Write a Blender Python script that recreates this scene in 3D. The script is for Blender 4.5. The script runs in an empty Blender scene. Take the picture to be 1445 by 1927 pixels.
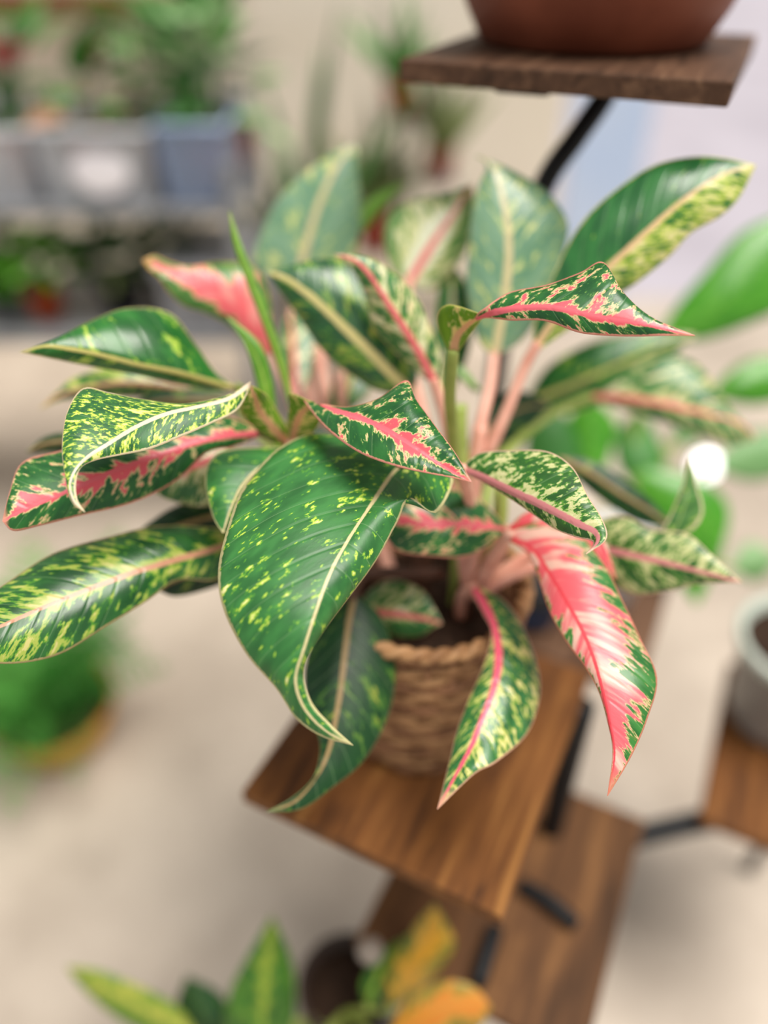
import bpy, bmesh, math, random
from mathutils import Vector, Matrix, Quaternion
random.seed(7)
SC = bpy.context.scene
COL = SC.collection

# ------------------------------------------------------------------ camera
CAM_H, PITCH, FPX = 1.45, math.radians(38), 1447.0
cam_d = bpy.data.cameras.new('camera')
cam = bpy.data.objects.new('camera', cam_d); COL.objects.link(cam)
cam.location = (0, 0, CAM_H); cam.rotation_euler = (math.radians(90) - PITCH, 0, 0)
cam_d.sensor_fit = 'HORIZONTAL'; cam_d.sensor_width = 26.0
cam_d.lens = 26.0 * FPX / 1445.0
cam_d.clip_start = 0.02; cam_d.clip_end = 200
cam_d.dof.use_dof = True; cam_d.dof.focus_distance = 0.505; cam_d.dof.aperture_fstop = 0.92
SC.camera = cam

# ------------------------------------------------------------------ world, light, exposure
world = bpy.data.worlds.new('daylight'); SC.world = world; world.use_nodes = True
wn = world.node_tree
bg = wn.nodes['Background']; bg.inputs[1].default_value = 0.58
bg.inputs[0].default_value = (1.0, 0.985, 0.965, 1)
sun_d = bpy.data.lights.new('sun', 'SUN'); sun_d.energy = 4.4; sun_d.angle = math.radians(28); sun_d.color = (1.0, 0.95, 0.87)
sun = bpy.data.objects.new('sun', sun_d); COL.objects.link(sun)
sun.rotation_euler = (math.radians(8), math.radians(16), 0)
vs = SC.view_settings
vs.view_transform = 'Standard'; vs.look = 'None'; vs.gamma = 1.0; vs.use_curve_mapping = False; vs.exposure = 0.0

# ------------------------------------------------------------------ helpers
CP, SP = math.cos(PITCH), math.sin(PITCH)
def W(px, py, d):
    """point seen at a photo pixel, d metres in front of the lens plane"""
    u = (px - 722.5) / FPX; v = (963.5 - py) / FPX
    return Vector((u*d, d*(CP + v*SP), CAM_H + d*(-SP + v*CP)))
def hexc(h, a=1.0):
    h = h.lstrip('#'); r = []
    for i in (0, 2, 4):
        c = int(h[i:i+2], 16)/255.0
        r.append(c/12.92 if c <= .04045 else ((c+.055)/1.055)**2.4)
    return (r[0], r[1], r[2], a)
def link(o, parent=None):
    COL.objects.link(o)
    if parent is not None: o.parent = parent
    return o
def mesh_obj(name, verts, faces, mat, parent=None, smooth=True, uvs=None):
    m = bpy.data.meshes.new(name); m.from_pydata([tuple(v) for v in verts], [], faces)
    if smooth: m.polygons.foreach_set('use_smooth', [True]*len(m.polygons))
    if uvs:
        lay = m.uv_layers.new(name='UVMap')
        for p in m.polygons:
            for li in p.loop_indices: lay.data[li].uv = uvs[m.loops[li].vertex_index]
    if mat: m.materials.append(mat)
    m.update()
    return link(bpy.data.objects.new(name, m), parent)
def from_bm(name, bm, mat, parent=None, smooth=False):
    m = bpy.data.meshes.new(name); bm.to_mesh(m); bm.free()
    if smooth: m.polygons.foreach_set('use_smooth', [True]*len(m.polygons))
    if mat: m.materials.append(mat)
    return link(bpy.data.objects.new(name, m), parent)
def tag(o, label=None, cat=None, group=None, kind=None):
    for k, v in (('label', label), ('category', cat), ('group', group), ('kind', kind)):
        if v: o[k] = v
    return o
def thing(name, loc, label, cat, group=None):
    o = bpy.data.objects.new(name, None); o.location = loc; o.empty_display_size = .05; COL.objects.link(o)
    return tag(o, label, cat, group)
def child_keep(o, parent):
    """parent while geometry stays in world coordinates (parents here carry only a location)"""
    o.parent = parent
    o.matrix_parent_inverse = Matrix.Translation(-Vector(parent.location))
    return o
def catmull(pts, n):
    out = []; m = len(pts) - 1
    for k in range(n + 1):
        t = k / n * m; i = min(int(t), m - 1); f = t - i
        p1, p2 = pts[i], pts[i+1]
        p0 = pts[i-1] if i > 0 else p1*2 - p2
        p3 = pts[i+2] if i + 2 <= m else p2*2 - p1
        out.append(0.5*((2*p1) + (p2-p0)*f + (2*p0-5*p1+4*p2-p3)*f*f + (3*p1-p0-3*p2+p3)*f*f*f))
    return out
def tube_geo(pts, radii, seg=10, cap=True):
    vs_, fs = [], []
    n = len(pts); ref = None
    for i, p in enumerate(pts):
        t = (pts[min(i+1, n-1)] - pts[max(i-1, 0)]).normalized()
        if ref is None:
            ref = t.orthogonal().normalized()
        ref = (ref - t*ref.dot(t)).normalized(); b = t.cross(ref)
        r = radii[i] if isinstance(radii, (list, tuple)) else radii
        for k in range(seg):
            a = 2*math.pi*k/seg
            vs_.append(p + (ref*math.cos(a) + b*math.sin(a))*r)
    for i in range(n-1):
        for k in range(seg):
            k2 = (k+1) % seg
            fs.append((i*seg+k, i*seg+k2, (i+1)*seg+k2, (i+1)*seg+k))
    if cap:
        fs.append(tuple(range(seg))[::-1]); fs.append(tuple((n-1)*seg+k for k in range(seg)))
    return vs_, fs
def tube(name, ctrl, r, mat, parent=None, n=24, seg=10, r1=None):
    pts = catmull([Vector(p) for p in ctrl], n)
    rad = [r + ((r1 if r1 is not None else r) - r)*i/n for i in range(n+1)]
    v, f = tube_geo(pts, rad, seg)
    return mesh_obj(name, v, f, mat, parent)
def lathe(name, prof, mat, parent=None, seg=48, loc=(0, 0, 0), closed=False):
    vs_, fs = [], []
    for (r, z) in prof:
        for k in range(seg):
            a = 2*math.pi*k/seg
            vs_.append((loc[0]+r*math.cos(a), loc[1]+r*math.sin(a), loc[2]+z))
    n = len(prof)
    for i in range(n-1):
        for k in range(seg):
            k2 = (k+1) % seg
            fs.append((i*seg+k, i*seg+k2, (i+1)*seg+k2, (i+1)*seg+k))
    if prof[0][0] > 1e-4: fs.append(tuple(range(seg))[::-1])
    if prof[-1][0] > 1e-4 and not closed: fs.append(tuple((n-1)*seg+k for k in range(seg)))
    return mesh_obj(name, vs_, fs, mat, parent)
def box(name, size, mat, parent=None, loc=(0, 0, 0), rz=0.0, bev=.003):
    bm = bmesh.new(); bmesh.ops.create_cube(bm, size=1)
    bmesh.ops.scale(bm, vec=size, verts=bm.verts)
    if bev: bmesh.ops.bevel(bm, geom=bm.edges[:], offset=bev, segments=2, affect='EDGES', profile=.5)
    o = from_bm(name, bm, mat, parent); o.location = loc; o.rotation_euler = (0, 0, rz)
    return o

# ------------------------------------------------------------------ node expression helper
class NT:
    def __init__(s, name):
        s.m = bpy.data.materials.new(name); s.m.use_nodes = True; s.t = s.m.node_tree; s.t.nodes.clear()
        s.out = s.t.nodes.new('ShaderNodeOutputMaterial')
    def n(s, typ, **kw):
        nd = s.t.nodes.new(typ)
        for k, v in kw.items(): setattr(nd, k, v)
        return nd
    def put(s, sock, v):
        if isinstance(v, bpy.types.NodeSocket): s.t.links.new(v, sock)
        elif v is not None: sock.default_value = v
    def ma(s, op, a, b=None, c=None, clamp=False):
        nd = s.n('ShaderNodeMath', operation=op, use_clamp=clamp)
        s.put(nd.inputs[0], a); s.put(nd.inputs[1], b); s.put(nd.inputs[2], c)
        return nd.outputs[0]
    def mix(s, f, a, b):
        nd = s.n('ShaderNodeMix', data_type='RGBA'); s.put(nd.inputs[0], f); s.put(nd.inputs[6], a); s.put(nd.inputs[7], b)
        return nd.outputs[2]
    def ss(s, x, lo, hi):
        nd = s.n('ShaderNodeMapRange', interpolation_type='SMOOTHSTEP'); s.put(nd.inputs[0], x); s.put(nd.inputs[1], lo); s.put(nd.inputs[2], hi)
        return nd.outputs[0]
    def xyz(s, x, y, z):
        nd = s.n('ShaderNodeCombineXYZ'); s.put(nd.inputs[0], x); s.put(nd.inputs[1], y); s.put(nd.inputs[2], z); return nd.outputs[0]
    def noise(s, vec, scale=1, detail=3, rough=.55, dist=0, w=None):
        nd = s.n('ShaderNodeTexNoise', noise_dimensions='4D' if w is not None else '3D')
        s.put(nd.inputs['Vector'], vec); s.put(nd.inputs['Scale'], scale); s.put(nd.inputs['Detail'], detail)
        s.put(nd.inputs['Roughness'], rough); s.put(nd.inputs['Distortion'], dist)
        if w is not None: s.put(nd.inputs['W'], w)
        return nd.outputs[0]
    def bsdf(s, col, rough=.5, spec=.5, normal=None, metallic=0, **kw):
        b = s.n('ShaderNodeBsdfPrincipled'); s.put(b.inputs['Base Color'], col); s.put(b.inputs['Roughness'], rough)
        s.put(b.inputs['Specular IOR Level'], spec); s.put(b.inputs['Metallic'], metallic)
        if normal is not None: s.put(b.inputs['Normal'], normal)
        for k, v in kw.items(): s.put(b.inputs[k.replace('_', ' ')], v)
        return b.outputs[0]
    def bump(s, h, strength=.3, dist=.002):
        nd = s.n('ShaderNodeBump'); s.put(nd.inputs['Height'], h); s.put(nd.inputs['Strength'], strength); s.put(nd.inputs['Distance'], dist)
        return nd.outputs[0]
    def done(s, sh): s.t.links.new(sh, s.out.inputs[0]); return s.m
def simple(name, c1, c2=None, rough=.5, spec=.5, scale=20, bump=0, metallic=0, detail=3):
    T = NT(name); tc = T.n('ShaderNodeTexCoord').outputs['Object']
    nz = T.noise(tc, scale, detail)
    col = T.mix(T.ss(nz, .35, .65), hexc(c1), hexc(c2 or c1))
    return T.done(T.bsdf(col, rough, spec, T.bump(nz, bump, .004) if bump else None, metallic))
def plant_mat(name, c1, c2, rough=.42, transl=.25, scale=14):
    T = NT(name); tc = T.n('ShaderNodeTexCoord').outputs['Object']; oi = T.n('ShaderNodeObjectInfo')
    nz = T.noise(tc, scale, 2, w=T.ma('MULTIPLY', oi.outputs['Random'], 30.))
    f = T.ss(T.ma('ADD', T.ma('MULTIPLY', nz, .6), T.ma('MULTIPLY', oi.outputs['Random'], .4)), .25, .75)
    col = T.mix(f, hexc(c1), hexc(c2))
    p = T.bsdf(col, rough, .45)
    tr = T.n('ShaderNodeBsdfTranslucent'); T.put(tr.inputs[0], col)
    mx = T.n('ShaderNodeMixShader'); T.put(mx.inputs[0], transl); T.t.links.new(p, mx.inputs[1]); T.t.links.new(tr.outputs[0], mx.inputs[2])
    return T.done(mx.outputs[0])

def leaf_mat(name, dark='2c6a33', mid='3f8a3c', inner='f0727c', halo='d9d490', midrib='e8b7a4', margin='d8bf96',
             band=.18, band_end=.25, amp=.35, spot=.55, spot_in=.06, size=1.0, stretch=2.0, k=.9, rough=.30,
             transl=.2, rib=.16, edge=.12, spec=.5, one_side=0.0, streak=0.0, streak_col='f6e6d0', fringe='5c9a2c', tip=.93, fine=.45):
    """variegated leaf. UVMap: u across (0..1), v base to tip; size_cm: signed distance from the midrib, distance along it (cm)"""
    T = NT(name)
    sp = T.n('ShaderNodeSeparateXYZ'); T.put(sp.inputs[0], T.n('ShaderNodeUVMap', uv_map='UVMap').outputs[0])
    sq = T.n('ShaderNodeSeparateXYZ'); T.put(sq.inputs[0], T.n('ShaderNodeUVMap', uv_map='size_cm').outputs[0])
    t = T.ma('MULTIPLY_ADD', sp.outputs[0], 2., -1.); v = sp.outputs[1]
    s = T.ma('ABSOLUTE', t); side = T.ma('SIGN', t)
    a = T.ma('ABSOLUTE', sq.outputs[0]); l = sq.outputs[1]
    rnd = T.ma('MULTIPLY', T.n('ShaderNodeObjectInfo').outputs['Random'], 60.)
    q = T.ma('SUBTRACT', l, T.ma('MULTIPLY', a, k))
    z = T.ma('MULTIPLY', side, 7.3)
    f1 = .85/size
    c1 = T.xyz(T.ma('MULTIPLY', a, f1/stretch), T.ma('MULTIPLY', q, f1), z)
    n1 = T.noise(c1, 1.0, 5, .6, .3, rnd)
    c2 = T.xyz(T.ma('MULTIPLY', a, f1*2.6/stretch**.6), T.ma('MULTIPLY', q, f1*2.6), z)
    n2 = T.noise(c2, 1.0, 3, .6, .2, rnd)
    bw = T.ma('MULTIPLY_ADD', v, (band_end - band), band)
    bf = T.ma('ADD', T.ma('SUBTRACT', bw, s), T.ma('MULTIPLY', T.ma('SUBTRACT', n1, .5), amp*2))
    sn = T.ma('ADD', T.ma('MULTIPLY', n1, 1 - fine), T.ma('MULTIPLY', n2, fine))
    sf = T.ma('SUBTRACT', sn, spot)
    if one_side:
        sf = T.ma('ADD', sf, T.ma('MULTIPLY', side, one_side)); bf = T.ma('ADD', bf, T.ma('MULTIPLY', side, one_side*1.5))
    F = T.ma('MAXIMUM', T.ma('MULTIPLY', bf, .45), sf)
    n3 = T.noise(c2, .3, 2, .5, 0, rnd)
    vein = T.ma('ABSOLUTE', T.ma('SINE', T.ma('MULTIPLY', q, 1.7)))
    vl = T.ma('MULTIPLY', T.ma('SUBTRACT', 1., T.ss(vein, 0., .10)), .28)
    g = T.mix(T.ss(n3, .3, .7), hexc(dark), hexc(mid))
    g = T.mix(vl, g, hexc('9dbf8a'))
    col = T.mix(T.ss(F, -.035, -.002), g, hexc(fringe))
    col = T.mix(T.ss(F, -.004, .014), col, hexc(halo))
    col = T.mix(T.ss(F, spot_in*.6, spot_in*.6 + .03), col, hexc(inner))
    if streak:
        n4 = T.noise(T.xyz(T.ma('MULTIPLY', a, .22), T.ma('MULTIPLY', T.ma('SUBTRACT', l, T.ma('MULTIPLY', a, .95)), .9), z), 1.0, 3, .5, .3, rnd)
        col = T.mix(T.ma('MULTIPLY', T.ma('MULTIPLY', T.ss(n4, .47, .64), streak), T.ss(F, .0, .03)), col, hexc(streak_col))
    rw = T.ma('MULTIPLY_ADD', v, -rib*.72, rib)
    rb = T.ma('SUBTRACT', 1., T.ss(T.ma('ADD', a, T.ma('MULTIPLY', T.ma('SUBTRACT', n2, .5), rib*.5)), T.ma('MULTIPLY', rw, .75), T.ma('MULTIPLY', rw, 1.25)))
    col = T.mix(rb, col, hexc(midrib))
    ed = T.ma('DIVIDE', T.ma('MULTIPLY', a, T.ma('SUBTRACT', 1., s)), T.ma('MAXIMUM', s, .05))
    ed = T.ma('ADD', ed, T.ma('MULTIPLY', T.ma('SUBTRACT', n2, .5), edge*1.2))
    mg = T.ma('MULTIPLY', T.ma('SUBTRACT', 1., T.ss(ed, edge*.6, edge)), T.ss(s, .5, .7))
    mg = T.ma('MAXIMUM', mg, T.ma('MULTIPLY', T.ss(v, tip - .02, tip + .05), .9))
    col = T.mix(mg, col, hexc(margin))
    h = T.ma('ADD', T.ma('MULTIPLY', T.ss(vein, 0., .45), .5), T.ma('MULTIPLY', n2, .3))
    nrm = T.bump(h, .30, .0012)
    rr = T.ma('MULTIPLY_ADD', n3, .2, rough - .08)
    p = T.bsdf(col, rr, spec, nrm)
    tr = T.n('ShaderNodeBsdfTranslucent'); T.put(tr.inputs[0], col)
    mx = T.n('ShaderNodeMixShader'); T.put(mx.inputs[0], transl); T.t.links.new(p, mx.inputs[1]); T.t.links.new(tr.outputs[0], mx.inputs[2])
    return T.done(mx.outputs[0])

# ------------------------------------------------------------------ materials
def wood_mat(name, c_dark, c_mid, c_light, scale=1.0, rough=.58):
    T = NT(name); tc = T.n('ShaderNodeTexCoord').outputs['Object']; oi = T.n('ShaderNodeObjectInfo').outputs['Random']
    mp = T.n('ShaderNodeMapping'); T.put(mp.inputs[0], tc); mp.inputs['Scale'].default_value = (26*scale, 3.2*scale, 26*scale)
    w = T.ma('MULTIPLY', oi, 40.)
    n1 = T.noise(mp.outputs[0], 1.0, 5, .62, 1.6, w)
    mp2 = T.n('ShaderNodeMapping'); T.put(mp2.inputs[0], tc); mp2.inputs['Scale'].default_value = (190, 9, 190)
    n2 = T.noise(mp2.outputs[0], 1.0, 3, .6, 0, w)
    f = T.ma('ADD', T.ma('MULTIPLY', n1, .75), T.ma('MULTIPLY', n2, .25))
    col = T.mix(T.ss(f, .35, .52), hexc(c_dark), hexc(c_mid)); col = T.mix(T.ss(f, .5, .68), col, hexc(c_light))
    return T.done(T.bsdf(col, rough, .22, T.bump(f, .25, .001)))
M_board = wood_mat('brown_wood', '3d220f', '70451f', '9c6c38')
M_board_shade = wood_mat('shaded_brown_wood', '38220f', '58391f', '7a5430')  # darker copy of the board wood, shade from the tiers above put into the colour
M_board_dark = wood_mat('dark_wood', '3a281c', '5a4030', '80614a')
M_metal = simple('black_metal', '0d0e10', '141518', .55, .3, 60)
M_floor = None
def floor_mat():
    T = NT('concrete'); tc = T.n('ShaderNodeTexCoord').outputs['Object']
    n1 = T.noise(tc, 2.2, 4, .6); n2 = T.noise(tc, 38, 3, .6)
    col = T.mix(T.ss(n1, .35, .68), hexc('a29588'), hexc('beb1a3'))
    col = T.mix(T.ma('MULTIPLY', T.ss(n2, .52, .75), .35), col, hexc('c6bcb0'))
    return T.done(T.bsdf(col, .5, .4, T.bump(n2, .1, .002)))
M_floor = floor_mat()
M_wall = simple('painted_wall', 'efe5d4', 'f4ebdc', .7, .3, 3, .03)
M_pave = simple('pavement', 'b0aab4', 'a29ca6', .6, .4, 1.2, .02)
M_blue = simple('pale_blue_paint', 'c6dcff', 'd0e2ff', .4, .5, 4)

# ------------------------------------------------------------------ the setting
def slab(name, x0, x1, y0, y1, z0, z1, mat):
    o = box(name, (x1-x0, y1-y0, z1-z0), mat, None, ((x0+x1)/2, (y0+y1)/2, (z0+z1)/2), bev=0)
    o['kind'] = 'structure'; return o
slab('floor', -4.5, 4.5, -2.5, 3.5, -.06, 0, M_floor)
slab('floor_outside', -4.5, 12, 3.5, 30, -.09, -.02, M_pave)
slab('wall_back', -4.5, .70, 3.3, 3.5, 0, 2.9, M_wall)
slab('trim_1', .76, 1.06, 3.36, 3.46, 0, 2.5, M_blue)
slab('baseboard_back', -4.5, .70, 3.285, 3.3, 0, .09, simple('baseboard', '9c9184', '8d8377', .5))

# ------------------------------------------------------------------ plant stand
EX, EY = Vector((.897, -.443, 0)), Vector((.443, .897, 0))       # board width / depth directions
RZ = math.atan2(EY.y, EY.x) - math.pi/2
stand = thing('plant_stand', (.215, .528, 0), 'tiered plant stand of brown wooden boards on black metal tubes', 'plant stand')
def board(w, e, h, sw, se, mat, rz=RZ, th=.018):
    c = EX*w + EY*e if rz == RZ else Vector((w, e, 0))
    o = box('board', (sw, se, th), mat, None, (c.x, c.y, CAM_H - h - th/2), rz, .002)
    o.parent = stand; o.matrix_parent_inverse = Matrix.Translation(-Vector(stand.location)); return o
def wz(x, y, h): return Vector((x, y, CAM_H - h))
B2c = Vector((.046, .485)); B2w = B2c.x*EX.x + B2c.y*EX.y; B2e = B2c.x*EY.x + B2c.y*EY.y
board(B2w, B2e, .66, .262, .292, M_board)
board(-.070, .485, .93, .266, .30, M_board_shade)
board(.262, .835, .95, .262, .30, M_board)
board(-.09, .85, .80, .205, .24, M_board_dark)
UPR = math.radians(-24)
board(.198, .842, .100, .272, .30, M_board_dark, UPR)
def stube(name, pts, r=.011, n=24):
    o = tube(name, [wz(*p) for p in pts], r, M_metal, None, n); return child_keep(o, stand)
stube('support_tube', [(.235, .90, .121), (.225, .875, .145), (.195, .848, .180), (.165, .832, .222), (.142, .818, .30), (.13, .80, .42), (.13, .79, .60), (.13, .79, .80), (.13, .79, 1.10), (.13, .79, 1.448)], .0115, 60)
stube('support_tube', [(.215, .528, .679), (.215, .528, .9), (.215, .528, 1.2), (.215, .528, 1.448)], .014)
stube('support_tube', [(.70, .74, .969), (.70, .74, 1.2), (.70, .74, 1.448)])
stube('support_tube', [(.0, .36, .949), (.0, .36, 1.2), (.0, .36, 1.448)])
stube('cross_tube', [(.01, .43, .962), (.215, .528, .985), (.33, .552, .995), (.441, .572, .985), (.60, .60, .982), (.70, .74, .98)], .016)
stube('cross_tube', [(.03, .50, .69), (.10, .58, .70), (.13, .70, .72), (.13, .79, .76)], .010)
stube('cross_tube', [(.13, .79, .83), (.23, .75, .83), (.34, .72, .83)], .010)
stube('cross_tube', [(.13, .79, .97), (.18, .66, .975), (.215, .528, .978)], .010)
stube('foot_brace', [(.165, .452, .921), (.195, .43, .918), (.222, .405, .921)], .0095, 10)
stube('foot_brace', [(.128, .402, .921), (.116, .374, .918), (.102, .343, .921)], .0095, 10)
for dx, dy, l in ((-.085, -.055, .05), (.035, -.095, .055)):
    o = box('bracket', (l, .02, .006), M_metal, None, (.205+dx, .80+dy, CAM_H-.100-.018-.003), UPR, .004); child_keep(o, stand)
o = box('bracket', (.16, .03, .006), M_metal, None, (.212, .88, CAM_H-.100-.018-.003), UPR, .001); child_keep(o, stand)

# terracotta bowl on the top board
M_terra = simple('brown_terracotta', '743c29', '8a4c36', .5, .35, 9, .03)
pot = thing('terracotta_bowl', (.200, .872, CAM_H-.100), 'large brown terracotta bowl on the highest board', 'plant pot')
prof = [(.001, .0), (.098, .0), (.108, .004), (.122, .030), (.136, .065), (.146, .105), (.152, .145), (.156, .146), (.157, .165), (.148, .166), (.143, .150), (.130, .090), (.11, .06), (.001, .06)]
lathe('bowl', prof, M_terra, pot, 64)
lathe('soil', [(.001, .146), (.08, .148), (.1455, .142)], simple('potting_soil', '2a1d15', '3b2a1f', .9, .2, 90, .4), pot, 40, closed=True)
# ------------------------------------------------------------------ the variegated plant in its basket
M_soil = bpy.data.materials['potting_soil']
BX, BY = .036, .505
BZ = CAM_H - .66
hero = thing('potted_aglaonema', (BX, BY, BZ), 'bushy pink, cream and green variegated plant in a woven basket on the middle board', 'potted plant')
M_wick = simple('wicker', '86603f', 'ab825a', .6, .3, 60, .2)
M_wick2 = simple('wicker_dark', '6f4c33', '94694a', .65, .3, 60, .2)
BH, R0, R1 = .185, .072, .090
def brad(z): return R0 + (R1-R0)*(z/BH)**.8
basket = lathe('basket', [(.001, .001), (R0-.006, .001), (brad(.09)-.006, .09), (R1-.006, BH-.004), (R1-.010, BH-.004), (brad(.09)-.010, .09), (R0-.012, .008), (.001, .008)], M_wick2, hero, 48)
NST = 26; rows = 16
for r in range(rows):
    z = .008 + r*(BH-.014)/(rows-1)*1.0
    pts = []; seg = 132
    for k in range(seg):
        a = 2*math.pi*k/seg
        ph = math.pi*(r % 2)
        rr = brad(max(z, 0)) + (.0016)*math.sin(a*NST/2 + ph)
        pts.append(Vector((rr*math.cos(a), rr*math.sin(a), z + .003*math.sin(a*5 + r))))
    vs_, fs = [], []; sg = 6
    for i, p in enumerate(pts):
        out = Vector((p.x, p.y, 0)).normalized()
        for k in range(sg):
            b = 2*math.pi*k/sg
            vs_.append(p + out*((.0030*math.cos(b))) + Vector((0, 0, .0060*math.sin(b))))
    for i in range(seg):
        for k in range(sg):
            j, k2 = (i+1) % seg, (k+1) % sg
            fs.append((i*sg+k, j*sg+k, j*sg+k2, i*sg+k2))
    mesh_obj('woven_strand', vs_, fs, M_wick if r % 3 else M_wick2, basket)
for k in range(NST):
    a = 2*math.pi*(k+.5)/NST
    p0 = Vector((R0*math.cos(a), R0*math.sin(a), .003)); p1 = Vector((R1*math.cos(a), R1*math.sin(a), BH))
    v_, f_ = tube_geo([p0, (p0+p1)/2, p1], .0028, 5)
    mesh_obj('stake', v_, f_, M_wick2, basket)
for q in range(2):   # plaited rim: two ropes twisted round each other
    pts, seg = [], 160
    for k in range(seg+1):
        a = 2*math.pi*k/seg; tw = a*18 + q*math.pi
        rr = R1 + .0032*math.cos(tw)
        pts.append(Vector((rr*math.cos(a), rr*math.sin(a), BH + .003 + .0028*math.sin(tw))))
    v_, f_ = tube_geo(pts, .0046, 7); mesh_obj('rim_strand', v_, f_, M_wick, basket)
SZ = BH - .028
prof = [(.001, SZ+.006), (.04, SZ+.004), (.07, SZ), (R1-.009, SZ-.002)]
lathe('soil', prof, M_soil, hero, 40, closed=True)

HM = {
 'spot':  leaf_mat('leaf_green_yellow_spots', '2a6630', '3f8640', 'eeeaa4', 'c3dc50', 'e2d3a0', 'd9d29a', band=-.10, band_end=-.16, amp=.42, spot=.574, size=.95, stretch=1.1, rib=.17, edge=.22, fringe='58a030', rough=.38, fine=.55),
 'fleck': leaf_mat('leaf_yellow_flecks', '265c30', '38783a', 'eeea9a', 'cede58', 'f0dcc4', 'e6d4ae', band=-.02, band_end=-.06, amp=.4, spot=.527, size=.46, stretch=1.9, rib=.20, edge=.18, rough=.40, fine=.5, tip=.90),
 'rosepale': leaf_mat('leaf_pale_rose_rib', '6f9a58', '8fb070', 'eef0d4', 'dfe2a8', 'f08c88', 'cbc890', band=.55, band_end=.30, amp=.6, spot=.50, spot_in=.10, size=1.4, rib=.5, rough=.26),
 'pink':  leaf_mat('leaf_pink_band', '1c5528', '2c7230', 'f0626e', 'e8cc98', 'f0707c', 'e69a86', band=.18, band_end=.34, amp=1.0, spot=.552, spot_in=.05, size=.66, stretch=1.6, rib=.26, edge=.17, fringe='54903a', fine=.4),
 'pinkfull': leaf_mat('leaf_mostly_pink', '2f7434', '469040', 'f7707a', 'eed2a0', 'f2545f', 'dd8f74', band=1.05, band_end=.55, amp=1.7, spot=.53, spot_in=.04, size=.50, stretch=2.8, k=1.1, rib=.18, edge=.14, rough=.28, transl=.3, streak=.72, fringe='8a9a50'),
 'cream': leaf_mat('leaf_cream_blotch', '1f4e26', '306c30', 'cfc67e', 'a9b852', 'cf987a', 'c4b47c', band=.16, band_end=.05, amp=.75, spot=.530, spot_in=.08, size=.95, stretch=2.0, rib=.26, edge=.16, rough=.26),
 'creamside': leaf_mat('leaf_half_cream', '255e32', '337a3a', 'ece4a4', 'bfd058', 'e6c394', 'd9d58e', band=.14, band_end=.05, amp=.5, spot=.560, spot_in=.06, size=.8, stretch=2.0, rib=.34, edge=.16, one_side=.07, rough=.24),
 'plain': leaf_mat('leaf_plain_green', '1f5e26', '2f7c2e', 'd4d86a', 'a8c84c', 'd6cb7a', 'cfc48c', band=-.1, band_end=-.2, amp=.3, spot=.585, spot_in=.05, size=1.2, stretch=1.5, rib=.30, edge=.16, rough=.26),
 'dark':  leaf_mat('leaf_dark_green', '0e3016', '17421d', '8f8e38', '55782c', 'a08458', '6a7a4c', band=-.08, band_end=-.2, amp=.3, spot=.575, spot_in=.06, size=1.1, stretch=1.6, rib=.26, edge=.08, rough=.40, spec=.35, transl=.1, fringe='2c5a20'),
 'creamrib': leaf_mat('leaf_green_cream_rib', '20502c', '386c40', 'bcbc58', '86a048', 'd6c987', 'a9b88a', band=-.08, band_end=-.1, amp=.3, spot=.56, spot_in=.06, size=1.1, stretch=1.5, rib=.50, rough=.26, transl=.12),
 'back':  leaf_mat('leaf_sheen_grey_green', '6a9678', '86ac8c', 'e6e4a4', 'c2d088', 'd9cb9c', 'b9c79a', band=-.06, band_end=-.1, amp=.35, spot=.543, spot_in=.05, size=1.2, stretch=1.5, rib=.45, rough=.24, fringe='8aae74'),  # sheen of the tall back leaves painted in as a paler grey-green
 'speck': leaf_mat('leaf_speckled_pink_rib', '265820', '38722c', 'e0dca8', 'cdd092', 'd98a8c', 'e4c4a8', band=.08, band_end=.22, amp=.6, spot=.520, spot_in=.08, size=.54, stretch=2.2, rib=.38, edge=.14, rough=.34),
 'speckred': leaf_mat('leaf_speckled_red_rib', '285f34', '408044', 'ece0a4', 'd4d478', 'f0607c', 'dfae90', band=.04, band_end=.18, amp=.4, spot=.528, spot_in=.07, size=.52, stretch=2.2, rib=.40, edge=.16, rough=.22),
 'rose':  leaf_mat('leaf_rose_rib', '2f6838', '488448', 'f2a49c', 'dcd79c', 'f07a7c', 'cbb890', band=.24, band_end=.12, amp=.6, spot=.53, spot_in=.10, size=.9, stretch=2.0, rib=.38, rough=.26, streak=.5, streak_col='e6eccc'),
 'rosewide': leaf_mat('leaf_wide_rose', '4a7a3c', '6a9848', 'f4747a', 'e2c894', 'f4747a', 'd8b070', band=.75, band_end=.35, amp=.9, spot=.54, spot_in=.05, size=.9, stretch=2., rib=.2, rough=.28, transl=.3, streak=.3, tip=.86),
 'lime':  leaf_mat('leaf_lime', '4f8a22', '6ea52e', 'cfd56a', 'a7c44a', '9dbb4a', '9ab060', band=-.1, band_end=-.2, amp=.3, spot=.66, rib=.12, rough=.35),
 'tipgreen': leaf_mat('leaf_green_cream_edge', '3a6a30', '55863e', 'cfd08a', 'a7bc60', '8aa85a', 'd3cda0', band=-.1, band_end=-.2, amp=.3, spot=.57, rib=.1, edge=.4, rough=.35),
 'sheath': leaf_mat('leaf_lime_sheath', '6f9a1e', '86ae2c', 'ecd68e', 'd9d27a', 'e8b98c', 'c8c46a', band=.30, band_end=.25, amp=.8, spot=.54, spot_in=.04, size=.6, rib=.35, rough=.4, transl=.35, tip=1.5),
}
M_pet_pink = simple('petiole_pink', 'd99a86', 'e8b09c', .4, .45, 30)
M_pet_cream = simple('petiole_cream', 'c9a878', 'd6b890', .4, .45, 30)
M_pet_green = simple('petiole_green', '8fa04a', 'a5b45c', .4, .45, 30)
M_pet_dark = simple('petiole_brown_shaded', '4a3024', '644434', .5, .4, 30)  # stem brown darkened, the deep shade between the stems is in the colour

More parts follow.
